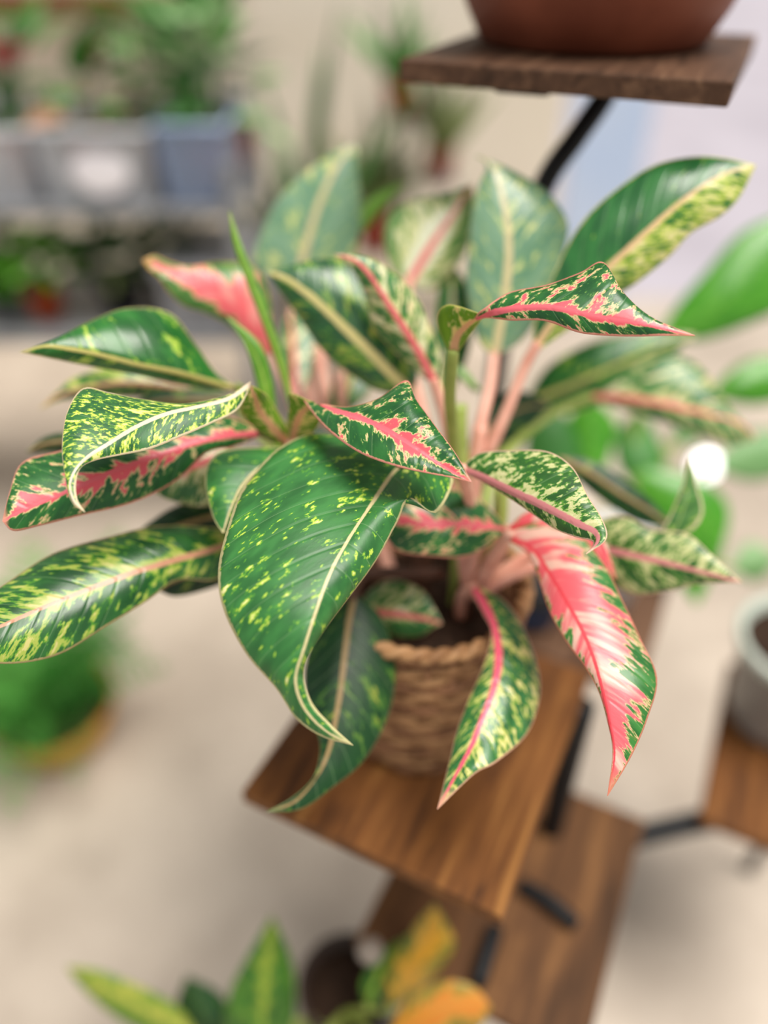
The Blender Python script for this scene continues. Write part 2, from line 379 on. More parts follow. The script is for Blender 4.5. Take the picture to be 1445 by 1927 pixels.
def leaf(rows, mat, parent, pet=None, petmat=None, pr=(.0042, .0055), bulge=.10, NA=44, NB=9, wave=.0, name='leaf', rib=.0, thick=.0007):
    """rows: (mx,my,md, ax,ay,da, bx,by,db) pixel outline with depths; da/db are offsets from md. last row may be the tip (x,y,d)."""
    Ms, As, Bs = [], [], []
    for r in rows:
        if len(r) == 3: r = (r[0], r[1], r[2], r[0], r[1], 0, r[0], r[1], 0)
        Ms.append(W(r[0], r[1], r[2])); As.append(W(r[3], r[4], r[2]+r[5])); Bs.append(W(r[6], r[7], r[2]+r[8]))
    Ms, As, Bs = catmull(Ms, NA), catmull(As, NA), catmull(Bs, NA)
    ph = random.uniform(0, 6)
    vs_, uvs, cms, fs = [], [], [], []; run = 0.0
    wd = 2*NB + 1
    for i in range(NA+1):
        m, a, b = Ms[i], As[i], Bs[i]
        if i: run += (Ms[i] - Ms[i-1]).length*100
        tang = (Ms[min(i+1, NA)] - Ms[max(i-1, 0)])
        for j in range(wd):
            tt = (j - NB)/NB; s = abs(tt); e = b if tt > 0 else a
            p = m.lerp(e, s)
            hv = e - m; L = hv.length
            nrm = hv.cross(tang)
            if nrm.length > 1e-9:
                nrm.normalize()
                if nrm.dot(Vector((0, -CP, SP)) ) < 0: nrm = -nrm
                p = p + nrm*(bulge*L*math.sin(math.pi*s)*1.0 + wave*L*s*math.sin(i*.55 + ph + (2 if tt > 0 else 0)))
            vs_.append(p); uvs.append(((tt+1)/2, i/NA)); cms.append((tt*L*100, run))
    for i in range(NA):
        for j in range(wd-1):
            k = i*wd + j
            fs.append((k, k+1, k+wd+1, k+wd))
    # one consistent top side
    o = mesh_obj(name, vs_, fs, mat, None, True, uvs)
    lay = o.data.uv_layers.new(name='size_cm')
    for lp in o.data.loops: lay.data[lp.index].uv = cms[lp.vertex_index]
    child_keep(o, parent)
    sd = o.modifiers.new('thickness', 'SOLIDIFY'); sd.thickness = thick; sd.offset = 0
    if pet:
        base = Ms[0]; d0 = (Ms[0] - Ms[2]).normalized()
        ctrl = [Ms[1].lerp(Ms[0], .2)] + [Ms[0]] + [Vector(W(*p)) for p in pet]
        n = 20; pts = catmull(ctrl, n)
        rad = [pr[0] + (pr[1]-pr[0])*k/n for k in range(n+1)]; rad[0] *= .5; rad[1] *= .75
        v_, f_ = tube_geo(pts, rad, 9)
        pt = mesh_obj('petiole', v_, f_, petmat or M_pet_pink, None)
        pt.parent = o; pt.matrix_parent_inverse = Matrix.Identity(4)
    return o

# crown points of the stems, as they show between the leaves
C_R = (880, 1120, .672); C_U = (900, 880, .655); C_L = (560, 850, .665); C_M = (850, 880, .650); C_C = (830, 1080, .670)
def L(rows, m, **kw): return leaf(rows, HM[m], hero, **kw)

# --- big spotted front leaf
L([(758,876,.560, 700,852,.004, 795,878,.002), (738,893,.548, 606,814,.022, 852,897,.004), (714,927,.530, 525,846,.022, 822,963,-.012),
   (688,968,.513, 463,908,.018, 772,938,.004), (655,1018,.497, 431,988,.012, 746,985,.016), (622,1078,.483, 411,1062,.010, 710,1050,.020),
   (595,1150,.470, 420,1143,.010, 654,1128,.022), (573,1218,.463, 460,1226,.012, 600,1200,.018), (556,1278,.462, 518,1292,.012, 572,1258,.010),
   (572,1332,.466, 556,1350,.006, 584,1318,.004), (614,1376,.474, 606,1385,.003, 624,1365,.002), (664,1402,.482)],
  'spot', bulge=.07, wave=.015, NA=64, NB=12, pet=[(800,870,.60), (850,920,.66), C_R])
# plain green leaf behind it, left side
L([(600,845,.60), (540,858,.585, 545,842,.01, 560,880,.02), (490,880,.57, 440,845,.01, 520,930,.02), (455,915,.56, 398,862,.01, 490,960,.02),
   (435,955,.552, 386,905,.01, 465,985,.02), (425,985,.548, 400,970,.006, 440,1000,.01), (419,1003,.546)], 'spot', bulge=.05)
# --- red-banded leaf in the middle
L([(600,765,.548, 604,760,.0, 570,752,.006), (638,776,.530, 655,766,.002, 600,792,.004), (684,790,.518, 712,750,.006, 634,824,-.002),
   (734,813,.508, 764,716,.016, 682,855,-.004), (786,846,.500, 783,752,.018, 746,878,-.004), (830,876,.495, 822,806,.012, 805,891,-.002),
   (862,894,.491, 856,852,.006, 850,899,0), (887,907,.488)], 'pink', bulge=.09, NA=52, NB=12)
L([(550,838,.60, 542,838,0, 560,838,0), (556,805,.590, 540,800,0, 588,815,0), (566,778,.572, 544,765,.0, 605,790,.004), (588,762,.556, 548,740,.004, 620,776,.006), (605,768,.545)], 'sheath', bulge=.1, pet=[(556,860,.62), (580,960,.67)], petmat=M_pet_pink, NA=20, NB=6)
# --- left flecked leaf
L([(471,722,.545, 472,718,.0, 471,728,.0), (428,750,.530, 430,743,.006, 446,772,.002), (368,766,.520, 348,760,.008, 396,798,.0), (310,780,.511, 265,751,.012, 336,824,-.002),
   (252,806,.503, 205,739,.018, 280,846,-.002), (203,836,.497, 157,731,.022, 226,857,.002), (164,861,.490, 126,775,.014, 180,866,.004), (141,887,.484, 117,842,.008, 152,880,.003),
   (131,915,.480, 124,899,.003, 143,910,.002), (140,944,.478, 135,943,.001, 146,941,.001), (160,964,.477)], 'fleck', bulge=.06, NA=56, NB=12)
L([(545,835,.61, 535,838,0, 553,828,0), (520,812,.595, 500,822,0, 535,795,0), (490,775,.575, 460,785,.0, 505,748,.004), (478,745,.555, 455,762,0, 492,735,.004), (470,724,.546)], 'sheath', bulge=.1, NA=20, NB=6, pet=[(555,850,.63), (600,960,.67)], petmat=M_pet_pink)
# --- left pink-ribbed leaf underneath
L([(500,815,.610), (432,820,.585, 430,784,.008, 442,840,.006), (370,833,.570, 350,794,.010, 390,852,.006), (300,856,.556, 270,812,.012, 330,906,.008), (220,884,.545, 190,832,.014, 250,946,.008),
   (140,919,.535, 108,850,.014, 152,970,.006), (70,949,.527, 42,871,.012, 72,990,.004), (28,968,.522, 18,927,.004, 26,999,.002), (5,981,.520)], 'pink', bulge=.07, pet=[(540,850,.66), (620,970,.71)], petmat=M_pet_dark)
# --- lower left cream-blotched leaf
L([(470,1008,.62), (402,1033,.598, 405,994,.012, 414,1087,.006), (322,1056,.575, 300,990,.014, 336,1091,.006), (242,1081,.556, 200,1012,.016, 276,1131,.004), (162,1111,.540, 100,1042,.016, 196,1181,.002),
   (82,1143,.526, 20,1092,.014, 112,1231,0), (2,1178,.514, -50,1140,.010, 22,1249,-.002), (-72,1206,.505, -98,1186,.004, -60,1240,0), (-130,1226,.50)], 'cream', bulge=.10, NA=56, NB=11, pet=[(560,990,.665), (660,1020,.70)], petmat=M_pet_dark)
# dark leaves in the shade behind it
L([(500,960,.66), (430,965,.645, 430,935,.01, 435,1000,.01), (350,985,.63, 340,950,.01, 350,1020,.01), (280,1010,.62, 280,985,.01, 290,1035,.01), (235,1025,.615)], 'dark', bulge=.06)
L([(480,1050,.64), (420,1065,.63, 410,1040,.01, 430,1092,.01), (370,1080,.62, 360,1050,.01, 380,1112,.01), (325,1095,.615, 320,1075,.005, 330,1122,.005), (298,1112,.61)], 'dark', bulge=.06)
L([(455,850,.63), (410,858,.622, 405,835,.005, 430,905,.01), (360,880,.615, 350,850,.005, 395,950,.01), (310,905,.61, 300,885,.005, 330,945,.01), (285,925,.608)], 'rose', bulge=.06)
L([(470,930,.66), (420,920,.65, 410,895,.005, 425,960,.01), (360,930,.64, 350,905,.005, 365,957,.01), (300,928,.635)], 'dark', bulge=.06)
# --- upper left plain leaf
L([(452,733,.640), (392,717,.62, 408,703,.01, 388,732,.012), (330,700,.60, 368,648,.020, 320,720,.014), (258,686,.585, 320,590,.030, 252,704,.014), (190,668,.575, 240,580,.026, 185,692,.012),
   (130,656,.568, 165,607,.016, 124,680,.008), (84,651,.563, 104,639,.006, 80,671,.004), (38,663,.560)], 'plain', bulge=.08, NA=48, pet=[(500,770,.655), (560,850,.67), (620,970,.69)], petmat=M_pet_green)
L([(370,738,.70), (310,725,.69, 310,700,.005, 310,748,.01), (230,720,.68, 220,690,.005, 230,748,.01), (160,730,.675, 145,708,.005, 160,748,.01), (110,745,.67, 105,738,.0, 112,755,.0), (74,770,.668)], 'cream', bulge=.06, pet=[(450,770,.70), (600,960,.71)], petmat=M_pet_green)
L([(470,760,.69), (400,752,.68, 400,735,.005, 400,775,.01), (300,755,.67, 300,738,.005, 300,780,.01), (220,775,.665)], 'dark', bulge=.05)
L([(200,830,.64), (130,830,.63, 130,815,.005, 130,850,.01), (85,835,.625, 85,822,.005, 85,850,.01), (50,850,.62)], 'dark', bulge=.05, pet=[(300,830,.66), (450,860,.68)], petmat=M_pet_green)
# --- upper left pink leaf with curled tip
L([(516,672,.690), (497,637,.685, 512,600,.004, 472,652,.004), (461,597,.678, 502,538,.008, 430,612,.004), (420,562,.672, 468,498,.010, 388,590,.002), (380,537,.668, 412,494,.010, 345,576,.0),
   (345,521,.664, 356,501,.004, 318,551,-.004), (312,506,.660, 318,492,.0, 300,524,-.004), (286,494,.658, 290,481,0, 280,508,0), (268,490,.656)], 'rosewide', bulge=.07, pet=[(545,740,.69), (600,900,.70)])
# --- wide dark leaf with cream rib
L([(780,745,.66), (735,702,.652, 785,672,.010, 712,736,.012), (690,657,.646, 756,600,.012, 658,704,.014), (645,613,.642, 716,535,.014, 608,662,.014), (600,571,.640, 668,490,.014, 568,607,.014),
   (555,535,.640, 606,486,.010, 536,562,.010), (524,518,.641, 550,499,.004, 517,537,.004), (500,512,.642)], 'creamrib', bulge=.07, NA=48)
# --- pink-stemmed leaf
L([(818,722,.640, 824,712,0, 812,722,0), (798,682,.632, 830,668,.004, 774,692,.008), (775,641,.624, 808,610,.004, 733,652,.012), (748,599,.617, 786,560,.006, 702,614,.014), (720,556,.612, 754,524,.006, 690,562,.012),
   (692,513,.609, 714,493,.004, 673,522,.006), (664,488,.608, 678,480,.002, 654,498,.003), (628,479,.608)], 'rose', bulge=.06, NA=48, pet=[(838,790,.652), (850,860,.66)])
# --- tall back leaves
L([(558,545,.79), (567,497,.785, 478,505,.012, 658,492,.012), (582,441,.78, 490,440,.014, 678,432,.014), (598,390,.778, 524,374,.012, 680,380,.012), (619,340,.778, 570,328,.008, 674,335,.008),
   (641,300,.78, 615,295,.004, 672,298,.004), (655,282,.782, 642,279,0, 674,286,0), (668,272,.784)], 'back', bulge=.05, NA=40, pet=[(560,640,.78), (600,820,.75)])
L([(676,440,.80), (690,412,.80, 680,395,.004, 688,432,.004), (715,382,.80, 705,368,.004, 718,395,.004), (740,358,.80, 735,352,.002, 745,365,.002), (764,343,.80)], 'lime', bulge=.04)
L([(768,535,.74), (785,505,.738, 734,500,.008, 815,545,.010), (808,468,.736, 722,445,.010, 866,492,.010), (832,432,.736, 736,402,.010, 888,440,.010), (856,398,.737, 780,376,.008, 894,395,.006),
   (874,370,.739, 840,364,.004, 892,366,.002), (888,346,.74)], 'rosepale', bulge=.05, pet=[(762,640,.72), (800,800,.69)])
L([(930,672,.690), (938,630,.686, 900,640,.006, 985,636,.008), (950,560,.680, 877,548,.008, 1032,560,.012), (957,490,.677, 882,470,.008, 1060,480,.014), (955,425,.676, 888,400,.006, 1068,418,.012),
   (945,370,.677, 902,345,.004, 1030,362,.008), (933,330,.679, 915,318,.002, 972,325,.004), (915,300,.681, 910,304,0, 925,303,0), (893,293,.683)], 'back', bulge=.05, NA=44, pet=[(922,730,.68), (905,800,.67), (893,890,.665)])
# --- upper right half-cream leaf
L([(1008,652,.645, 1000,650,0, 1016,658,0), (1045,598,.636, 1008,600,.004, 1080,612,.010), (1092,550,.628, 1040,520,.006, 1132,572,.012), (1146,502,.621, 1085,432,.010, 1196,533,.012), (1202,450,.616, 1150,364,.012, 1256,486,.010),
   (1257,400,.613, 1220,317,.012, 1298,440,.008), (1312,357,.611, 1300,295,.010, 1354,408,.006), (1366,326,.611, 1366,299,.004, 1392,370,.004), (1422,311,.612)], 'creamside', bulge=.07, wave=.02, NA=52, NB=11, pet=[(985,695,.652), (955,770,.66), (915,860,.668)])
# --- right red-banded leaf in focus
L([(896,600,.534, 893,598,0, 898,603,0), (914,592,.526, 906,584,-.004, 918,598,.002), (965,581,.514, 958,551,.008, 962,603,.004),
   (1030,578,.506, 1030,536,.012, 1025,604,.004), (1090,589,.500, 1092,513,.016, 1090,626,.004), (1146,600,.496, 1135,494,.018, 1150,632,.004), (1196,608,.493, 1172,550,.010, 1200,633,.003), (1246,618,.491, 1225,597,.004, 1245,632,.001), (1307,632,.489)],
  'pink', bulge=.07, NA=64, NB=12)
L([(852,668,.562, 846,668,0, 858,668,0), (860,634,.553, 822,604,-.002, 886,628,.001), (884,608,.541, 843,573,-.004, 902,606,.001), (912,593,.527)], 'sheath', bulge=.09, NA=16, NB=6, pet=[(846,740,.59), (850,800,.62), (858,880,.65)], petmat=M_pet_green)
# --- right middle speckled leaf
L([(868,884,.560, 868,880,0, 868,888,0), (905,897,.548, 903,853,.010, 903,904,.004), (960,923,.532, 963,848,.014, 957,936,.006), (1010,946,.519, 1030,850,.016, 1004,968,.008), (1056,969,.509, 1077,880,.014, 1044,995,.008),
   (1096,989,.502, 1105,932,.008, 1082,1010,.005), (1122,1003,.497, 1132,975,.004, 1112,1017,.003), (1124,1021,.493, 1141,1014,.001, 1116,1027,.001), (1102,1043,.489)], 'speck', bulge=.08, NA=52, NB=12, pet=[(880,930,.60), (895,1010,.65), C_R], petmat=M_pet_pink)
# --- right leaf with pink rib, and the upright tip beside it
L([(1070,1010,.66), (1120,1028,.645, 1110,985,.006, 1125,1075,.006), (1180,1042,.630, 1172,971,.008, 1185,1116,.006), (1240,1056,.618, 1225,996,.010, 1250,1114,.004), (1295,1070,.609, 1292,1005,.008, 1310,1100,.003), (1345,1083,.602, 1342,1047,.004, 1352,1097,.001), (1397,1096,.597)],
  'speck', bulge=.07, NA=40, pet=[(1000,1040,.67), C_R])
L([(1262,1010,.63), (1275,985,.63, 1244,1003,.002, 1305,996,.002), (1290,945,.63, 1262,965,.003, 1323,962,.004), (1296,905,.632, 1282,918,.002, 1312,915,.002), (1297,862,.634)], 'tipgreen', bulge=.06, NA=24)
# --- hanging pink leaf
L([(955,1008,.600, 952,1014,0, 960,1000,0), (1004,1036,.585, 992,1042,.002, 1032,978,.008), (1036,1082,.568, 1014,1092,.004, 1088,1004,.012), (1066,1132,.553, 1034,1152,.004, 1137,1062,.014), (1096,1187,.540, 1065,1207,.004, 1171,1130,.014),
   (1118,1242,.529, 1100,1254,.004, 1205,1202,.012), (1134,1300,.520, 1127,1302,.003, 1236,1276,.006), (1147,1360,.513, 1144,1360,.002, 1218,1352,.002), (1156,1420,.508, 1153,1416,.001, 1187,1424,0), (1143,1498,.503)],
  'pinkfull', bulge=.07, NA=60, NB=12, pet=[(925,1050,.635), (900,1100,.66), C_R])
L([(950,1000,.61), (1000,985,.60, 990,965,.004, 1000,1010,.004), (1070,985,.592, 1050,960,.006, 1075,1030,.006), (1130,1020,.588, 1125,990,.004, 1120,1070,.004), (1160,1090,.59)], 'pinkfull', bulge=.06, NA=24)
# --- small hanging leaf at the basket
L([(888,1104,.645, 884,1108,0, 894,1100,0), (916,1147,.628, 908,1152,.002, 946,1128,.006), (934,1197,.610, 925,1192,.003, 981,1175,.012), (938,1250,.594, 908,1257,.004, 1009,1245,.016), (926,1306,.579, 881,1317,.004, 1016,1308,.016),
   (904,1361,.566, 859,1377,.004, 992,1380,.010), (883,1411,.556, 846,1431,.003, 934,1434,-.004), (858,1458,.548, 836,1471,.002, 892,1457,-.002), (823,1523,.540)], 'speckred', bulge=.10, NA=56, NB=12, pet=[(878,1112,.655), (868,1125,.67), (866,1160,.69)])
# --- dark drooping leaf behind the big one
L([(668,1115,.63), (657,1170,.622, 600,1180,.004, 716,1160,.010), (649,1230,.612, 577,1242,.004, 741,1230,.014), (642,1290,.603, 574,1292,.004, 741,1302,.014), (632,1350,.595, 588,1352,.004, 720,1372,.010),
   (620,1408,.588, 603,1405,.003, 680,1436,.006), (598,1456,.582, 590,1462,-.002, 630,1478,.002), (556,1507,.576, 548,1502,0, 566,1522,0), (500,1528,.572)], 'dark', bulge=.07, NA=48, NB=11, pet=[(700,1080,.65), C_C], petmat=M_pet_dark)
# --- leaves in the heart of the plant
L([(672,1150,.67), (705,1152,.665, 700,1108,.004, 715,1185,.004), (745,1156,.660, 742,1090,.006, 750,1200,.004), (788,1162,.657, 792,1108,.004, 790,1198,.002), (815,1168,.655, 818,1145,.002, 815,1182,.001), (832,1174,.654)], 'rose', bulge=.07, NA=28)
L([(955,1000,.625), (920,992,.612, 925,960,.008, 938,1015,.002), (875,986,.603, 885,930,.014, 880,1047,.0), (820,985,.597, 815,915,.014, 815,1047,.0), (765,984,.594, 755,930,.012, 745,1035,.002), (715,985,.593)], 'pink', bulge=.08, NA=32, pet=[(940,1040,.64), (905,1100,.665)])
# young rolled leaves
L([(548,760,.635, 545,765,0, 552,765,0), (530,690,.628, 524,690,.004, 537,688,.002), (503,610,.622, 496,612,.004, 511,607,.002), (472,530,.618, 465,531,.004, 480,525,.002), (446,460,.616, 441,461,.002, 453,457,.001), (432,398,.616)], 'lime', bulge=.25, NA=30, NB=5, thick=.0015)
L([(526,850,.630, 520,850,0, 532,850,0), (510,780,.622, 496,785,.002, 520,775,.002), (496,710,.615, 482,715,.002, 508,700,.002), (474,655,.612, 462,650,.002, 484,642,.0), (428,596,.612)], 'lime', bulge=.25, NA=26, NB=5, thick=.0015)
# leaves further back on the right
L([(985,760,.83), (1050,735,.825, 1030,690,.006, 1075,775,.006), (1120,705,.82, 1110,645,.008, 1150,750,.008), (1190,675,.82, 1190,628,.006, 1225,715,.006), (1255,648,.822, 1250,625,.004, 1265,672,.004), (1308,630,.825)], 'plain', bulge=.06, pet=[(940,850,.76), (905,1000,.70)], petmat=M_pet_green)
L([(1105,748,.80), (1165,748,.79, 1170,705,.006, 1165,768,.006), (1225,756,.782, 1250,667,.010, 1235,790,.006), (1285,769,.776, 1315,688,.010, 1300,812,.005), (1340,781,.772, 1362,752,.006, 1350,830,.003), (1385,793,.770, 1395,790,.003, 1385,838,.002), (1425,825,.768)],
  'rose', bulge=.07, pet=[(1020,790,.77), (940,870,.72), (900,980,.69)], petmat=M_pet_green)
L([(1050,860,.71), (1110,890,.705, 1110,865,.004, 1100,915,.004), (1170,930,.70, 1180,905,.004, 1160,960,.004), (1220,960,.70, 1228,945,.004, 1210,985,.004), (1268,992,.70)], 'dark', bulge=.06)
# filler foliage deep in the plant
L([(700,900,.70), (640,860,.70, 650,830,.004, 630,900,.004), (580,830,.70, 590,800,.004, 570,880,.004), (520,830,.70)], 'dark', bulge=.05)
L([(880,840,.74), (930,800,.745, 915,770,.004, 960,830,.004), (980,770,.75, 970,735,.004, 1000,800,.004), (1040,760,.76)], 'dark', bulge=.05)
L([(620,800,.72), (650,740,.73, 620,740,.004, 690,745,.004), (670,690,.74, 640,690,.004, 700,690,.004), (680,640,.75)], 'plain', bulge=.05, pet=[(630,880,.71)])
L([(860,700,.70), (880,720,.70, 870,690,.003, 890,735,.003), (905,735,.70)], 'lime', bulge=.05, NA=16)
L([(830,780,.72), (840,700,.73, 810,700,.004, 870,700,.004), (850,620,.74, 815,620,.004, 890,620,.004), (850,540,.75, 825,540,.004, 880,540,.004), (845,490,.76)], 'plain', bulge=.05)
L([(560,760,.74), (555,700,.75, 530,700,.004, 585,700,.004), (550,630,.76, 525,640,.004, 590,630,.004), (545,580,.77)], 'rose', bulge=.05, pet=[(575,860,.72)])

def stem(pts, r, m, r1=None):
    o = tube('stem', [W(*p) for p in pts], r, m, None, 20, 10, r1); return child_keep(o, hero)
stem([(905,800,.665), (895,870,.668), (885,960,.675), (872,1060,.69), (862,1150,.71), (855,1215,.735)], .0065, M_pet_pink, .010)
stem([(862,760,.652), (862,820,.658), (866,900,.668), (868,1000,.68), (862,1120,.70), (850,1215,.735)], .008, M_pet_green, .009)
stem([(800,900,.68), (800,1000,.695), (792,1100,.715), (788,1210,.74)], .008, M_pet_dark, .010)
stem([(560,840,.665), (620,950,.685), (690,1060,.70), (740,1150,.72), (765,1215,.745)], .0075, M_pet_dark, .010)
stem([(600,960,.69), (680,1060,.70), (735,1130,.72), (770,1200,.745)], .006, M_pet_dark, .009)
stem([(945,920,.64), (942,980,.648), (925,1050,.66), (900,1110,.675)], .0055, M_pet_green, .006)
stem([(1020,1062,.66), (970,1080,.662), (930,1100,.666), (895,1125,.672)], .005, M_pet_pink, .006)
stem([(640,700,.735), (650,800,.73), (690,950,.73), (740,1100,.735), (780,1215,.75)], .006, M_pet_pink, .008)
stem([(600,600,.77), (605,700,.765), (650,900,.75), (730,1100,.75), (790,1210,.76)], .006, M_pet_pink, .008)
stem([(880,1100,.672), (872,1130,.685), (862,1180,.705), (856,1215,.73)], .009, M_pet_dark, .011)
# ------------------------------------------------------------------ generic leaves and plants for the surroundings
def leaf_shape(name, length, width, mat, curl=.25, fold=.15, n=8, tipp=.62, droop=.3):
    """one unit leaf growing along +Y from the origin, face up"""
    vs_, fs = [], []
    for i in range(n+1):
        t = i/n
        w = width/2*(math.sin(math.pi*min(1, t**tipp))**.85 if 0 < t < 1 else .02)
        y = length*t*(1 - .12*droop*t); z = -droop*length*t*t
        for s in (-1, -.5, 0, .5, 1):
            vs_.append(Vector((s*w, y, z + abs(s)*fold*w + .0)))
    for i in range(n):
        for j in range(4):
            k = i*5+j; fs.append((k, k+1, k+6, k+5))
    m = bpy.data.meshes.new(name); m.from_pydata([tuple(v) for v in vs_], [], fs)
    m.polygons.foreach_set('use_smooth', [True]*len(m.polygons)); m.materials.append(mat); m.update()
    bm = bmesh.new(); bm.from_mesh(m)
    bmesh.ops.solidify(bm, geom=bm.faces[:], thickness=.0012); bm.to_mesh(m); bm.free()
    return m
def put_leaf(m, parent, base, yaw, pitch, roll=0, sc=1.0, name='leaf'):
    o = bpy.data.objects.new(name, m); COL.objects.link(o); o.parent = parent
    o.matrix_local = Matrix.Translation(base) @ Matrix.Rotation(yaw, 4, 'Z') @ Matrix.Rotation(pitch, 4, 'X') @ Matrix.Rotation(roll, 4, 'Y') @ Matrix.Scale(sc, 4)
    return o
G = {
 'green': plant_mat('foliage_green', '3f8038', '66a84c'), 'deep': plant_mat('foliage_deep', '2a5c2c', '467f3c'),
 'bright': plant_mat('foliage_bright', '4a9a22', '6fb52e'), 'olive': plant_mat('foliage_olive', '6b7e44', '8f9c60'),
 'pale': plant_mat('foliage_pale', '80b070', 'b0d29a'), 'fern': plant_mat('foliage_fern', '3f8a38', '6aac50'),
 'yellow': plant_mat('croton_yellow', 'd9a52a', 'e6c24a'), 'orange': plant_mat('croton_orange', 'c98a3a', 'b5a03c'), 'lime': plant_mat('croton_lime', '7f9a2a', 'a8b83a'), 'croton': plant_mat('croton_green', '2f6a1e', '4f8f24'),
 'cdark': plant_mat('croton_dark', '1f3f20', '2f5a2c'), 'red': plant_mat('flower_red', 'b0203a', 'd03a50'), 'pinkish': plant_mat('foliage_pinkish', 'b88a6a', 'c99a80')}
M_clay = simple('orange_clay', 'a8431f', 'bf5428', .6, .3, 20, .03)
M_red = simple('red_clay', '8a3526', 'a04432', .6, .3, 20, .03)
M_soil2 = bpy.data.materials['potting_soil']
def pot_profile(r, h, taper=.74, rim=.08):
    return [(.001, 0), (r*taper, 0), (r*.96, h*.80), (r*1.04, h*.80), (r*1.04, h), (r*.94, h), (r*.90, h*.84), (.001, h*.84)]
def potted(name, loc, r, h, potmat, label, cat='potted plant', group=None, pot=True):
    t = thing(name, loc, label, cat, group)
    if pot:
        lathe('pot', pot_profile(r, h), potmat, t, 28)
        lathe('soil', [(.001, h*.90), (r*.5, h*.90), (r*.905, h*.865)], M_soil2, t, 24, closed=True)
    return t
def bush(t, z0, m, n, r, hgt, up=(.1, 1.3), sc=(.7, 1.15), rnd=None, stemmat=None):
    """leaves on short stalks around a crown"""
    rr = rnd or random
    for i in range(n):
        yaw = rr.uniform(0, 2*math.pi); k = rr.random()
        base = Vector((math.cos(yaw+math.pi/2), math.sin(yaw+math.pi/2), 0))*r*(.15+.6*rr.random()) + Vector((0, 0, z0 + hgt*k))
        put_leaf(m if not isinstance(m, (list, tuple)) else m[i % len(m)], t, base, yaw, rr.uniform(*up)*(.4+.6*k), rr.uniform(-.4, .4), rr.uniform(*sc))
    v_, f_ = [], []
    for i in range(5):
        a = i*1.256; p1 = Vector((math.cos(a)*r*.5, math.sin(a)*r*.5, z0+hgt*.95)); p0 = Vector((math.cos(a)*.01, math.sin(a)*.01, z0-.015))
        vv, ff = tube_geo([p0, p0.lerp(p1, .5)+Vector((0, 0, .01)), p1], .003, 5); off = len(v_); v_ += vv; f_ += [tuple(q+off for q in f) for f in ff]
    mesh_obj('stalks', v_, f_, stemmat or G['deep'], t)

# ---- croton in the foreground, on the floor below the stand
cx = W(652, 1850, .96)
cro = thing('potted_croton', (cx.x, cx.y, 0), 'croton with yellow, orange and green leaves in a dark brown pot at the bottom', 'potted plant')
lathe('pot', [(.001, 0), (.045, 0), (.056, cx.z-.02), (.060, cx.z-.018), (.061, cx.z), (.054, cx.z), (.051, cx.z-.03), (.001, cx.z-.03)], simple('dark_brown_pot', '2e211c', '3a2b24', .5, .4, 30), cro, 36)
lathe('soil', [(.001, cx.z-.024), (.04, cx.z-.022), (.0525, cx.z-.028)], M_soil2, cro, 24, closed=True)
CM = lambda n, *a, **k: leaf_mat(n, *a, **k)
M_c1 = CM('croton_leaf_yellow', '5c6c28', '86802c', 'dca436', 'b89c3c', 'c8a444', '8f8c3a', band=.35, band_end=.6, amp=.6, spot=.5, rib=.2, fringe='8a8a2e')
M_c5 = CM('croton_leaf_orange', '7a6a2a', 'a07a2e', 'd98a34', 'c89a40', 'd8a048', 'a88a40', band=.5, band_end=.6, amp=.8, spot=.5, rib=.2, fringe='8a8a2e')
M_c2 = CM('croton_leaf_green', '2c5c1a', '447c20', '98a834', '6f9030', 'a9bf4a', '6f8a34', band=.0, band_end=.4, amp=.6, spot=.56, rib=.15)
M_c3 = CM('croton_leaf_lime', '4f7424', '6f8c30', 'b8b84c', '9aa63e', 'b8b858', '7a8a34', band=.3, band_end=.2, amp=.5, spot=.5, rib=.2)
M_c4 = CM('croton_leaf_dark', '1c3c1e', '2b552a', '6a7a34', '4f6a30', '6a7a3a', '3a5a30', band=-.1, band_end=-.2, amp=.3, spot=.62, rib=.12)
crown = (650, 1905, .96)
def CL(rows, m, pet=True): leaf(rows, m, cro, pet=[crown] if pet else None, petmat=M_pet_green, NA=24, NB=6, bulge=.06, pr=(.003, .004))
CL([(380,1960,0.940), (320,1920,0.930, 335,1895,.005, 290,1950,.005), (240,1880,0.920, 262,1855,.005, 215,1912,.005), (170,1840,0.920, 185,1825,.003, 155,1860,.003), (125,1818,0.920)], M_c3)
CL([(505,1990,0.920), (495,1930,0.910, 425,1950,.01, 550,1930,.01), (497,1870,0.900, 432,1870,.01, 556,1860,.01), (503,1800,0.900, 460,1810,.006, 545,1795,.006), (512,1722,0.900)], M_c2)
CL([(420,1985,0.960), (390,1930,0.950, 350,1950,.01, 440,1930,.01), (370,1880,0.950, 332,1890,.006, 415,1870,.006), (352,1835,0.950)], M_c4)
CL([(730,1900,0.850), (755,1850,0.840, 725,1840,.005, 790,1865,.005), (785,1800,0.830, 755,1785,.006, 835,1815,.006), (812,1750,0.830, 785,1735,.005, 855,1770,.005), (818,1700,0.830)], M_c1)
CL([(720,1960,0.790), (780,1920,0.780, 765,1880,.006, 800,1975,.006), (840,1890,0.775, 835,1845,.006, 870,1950,.006), (890,1885,0.775, 890,1855,.004, 905,1930,.004), (925,1895,0.775)], M_c5)
CL([(600,1990,0.770), (650,1985,0.760, 640,1950,.005, 650,2020,.005), (740,1985,0.750, 730,1945,.005, 745,2020,.005), (830,1970,0.750)], M_c3)
CL([(690,1900,0.870), (700,1860,0.860, 680,1850,.004, 720,1875,.004), (730,1810,0.860, 715,1795,.004, 755,1815,.004), (775,1755,0.860)], M_c2)
CL([(560,1995,0.740), (600,2010,0.720, 590,1970,.01, 600,2050,.01), (680,2040,1.0, 690,2000,.01, 680,2080,.01), (740,2080,.98)], M_c4)
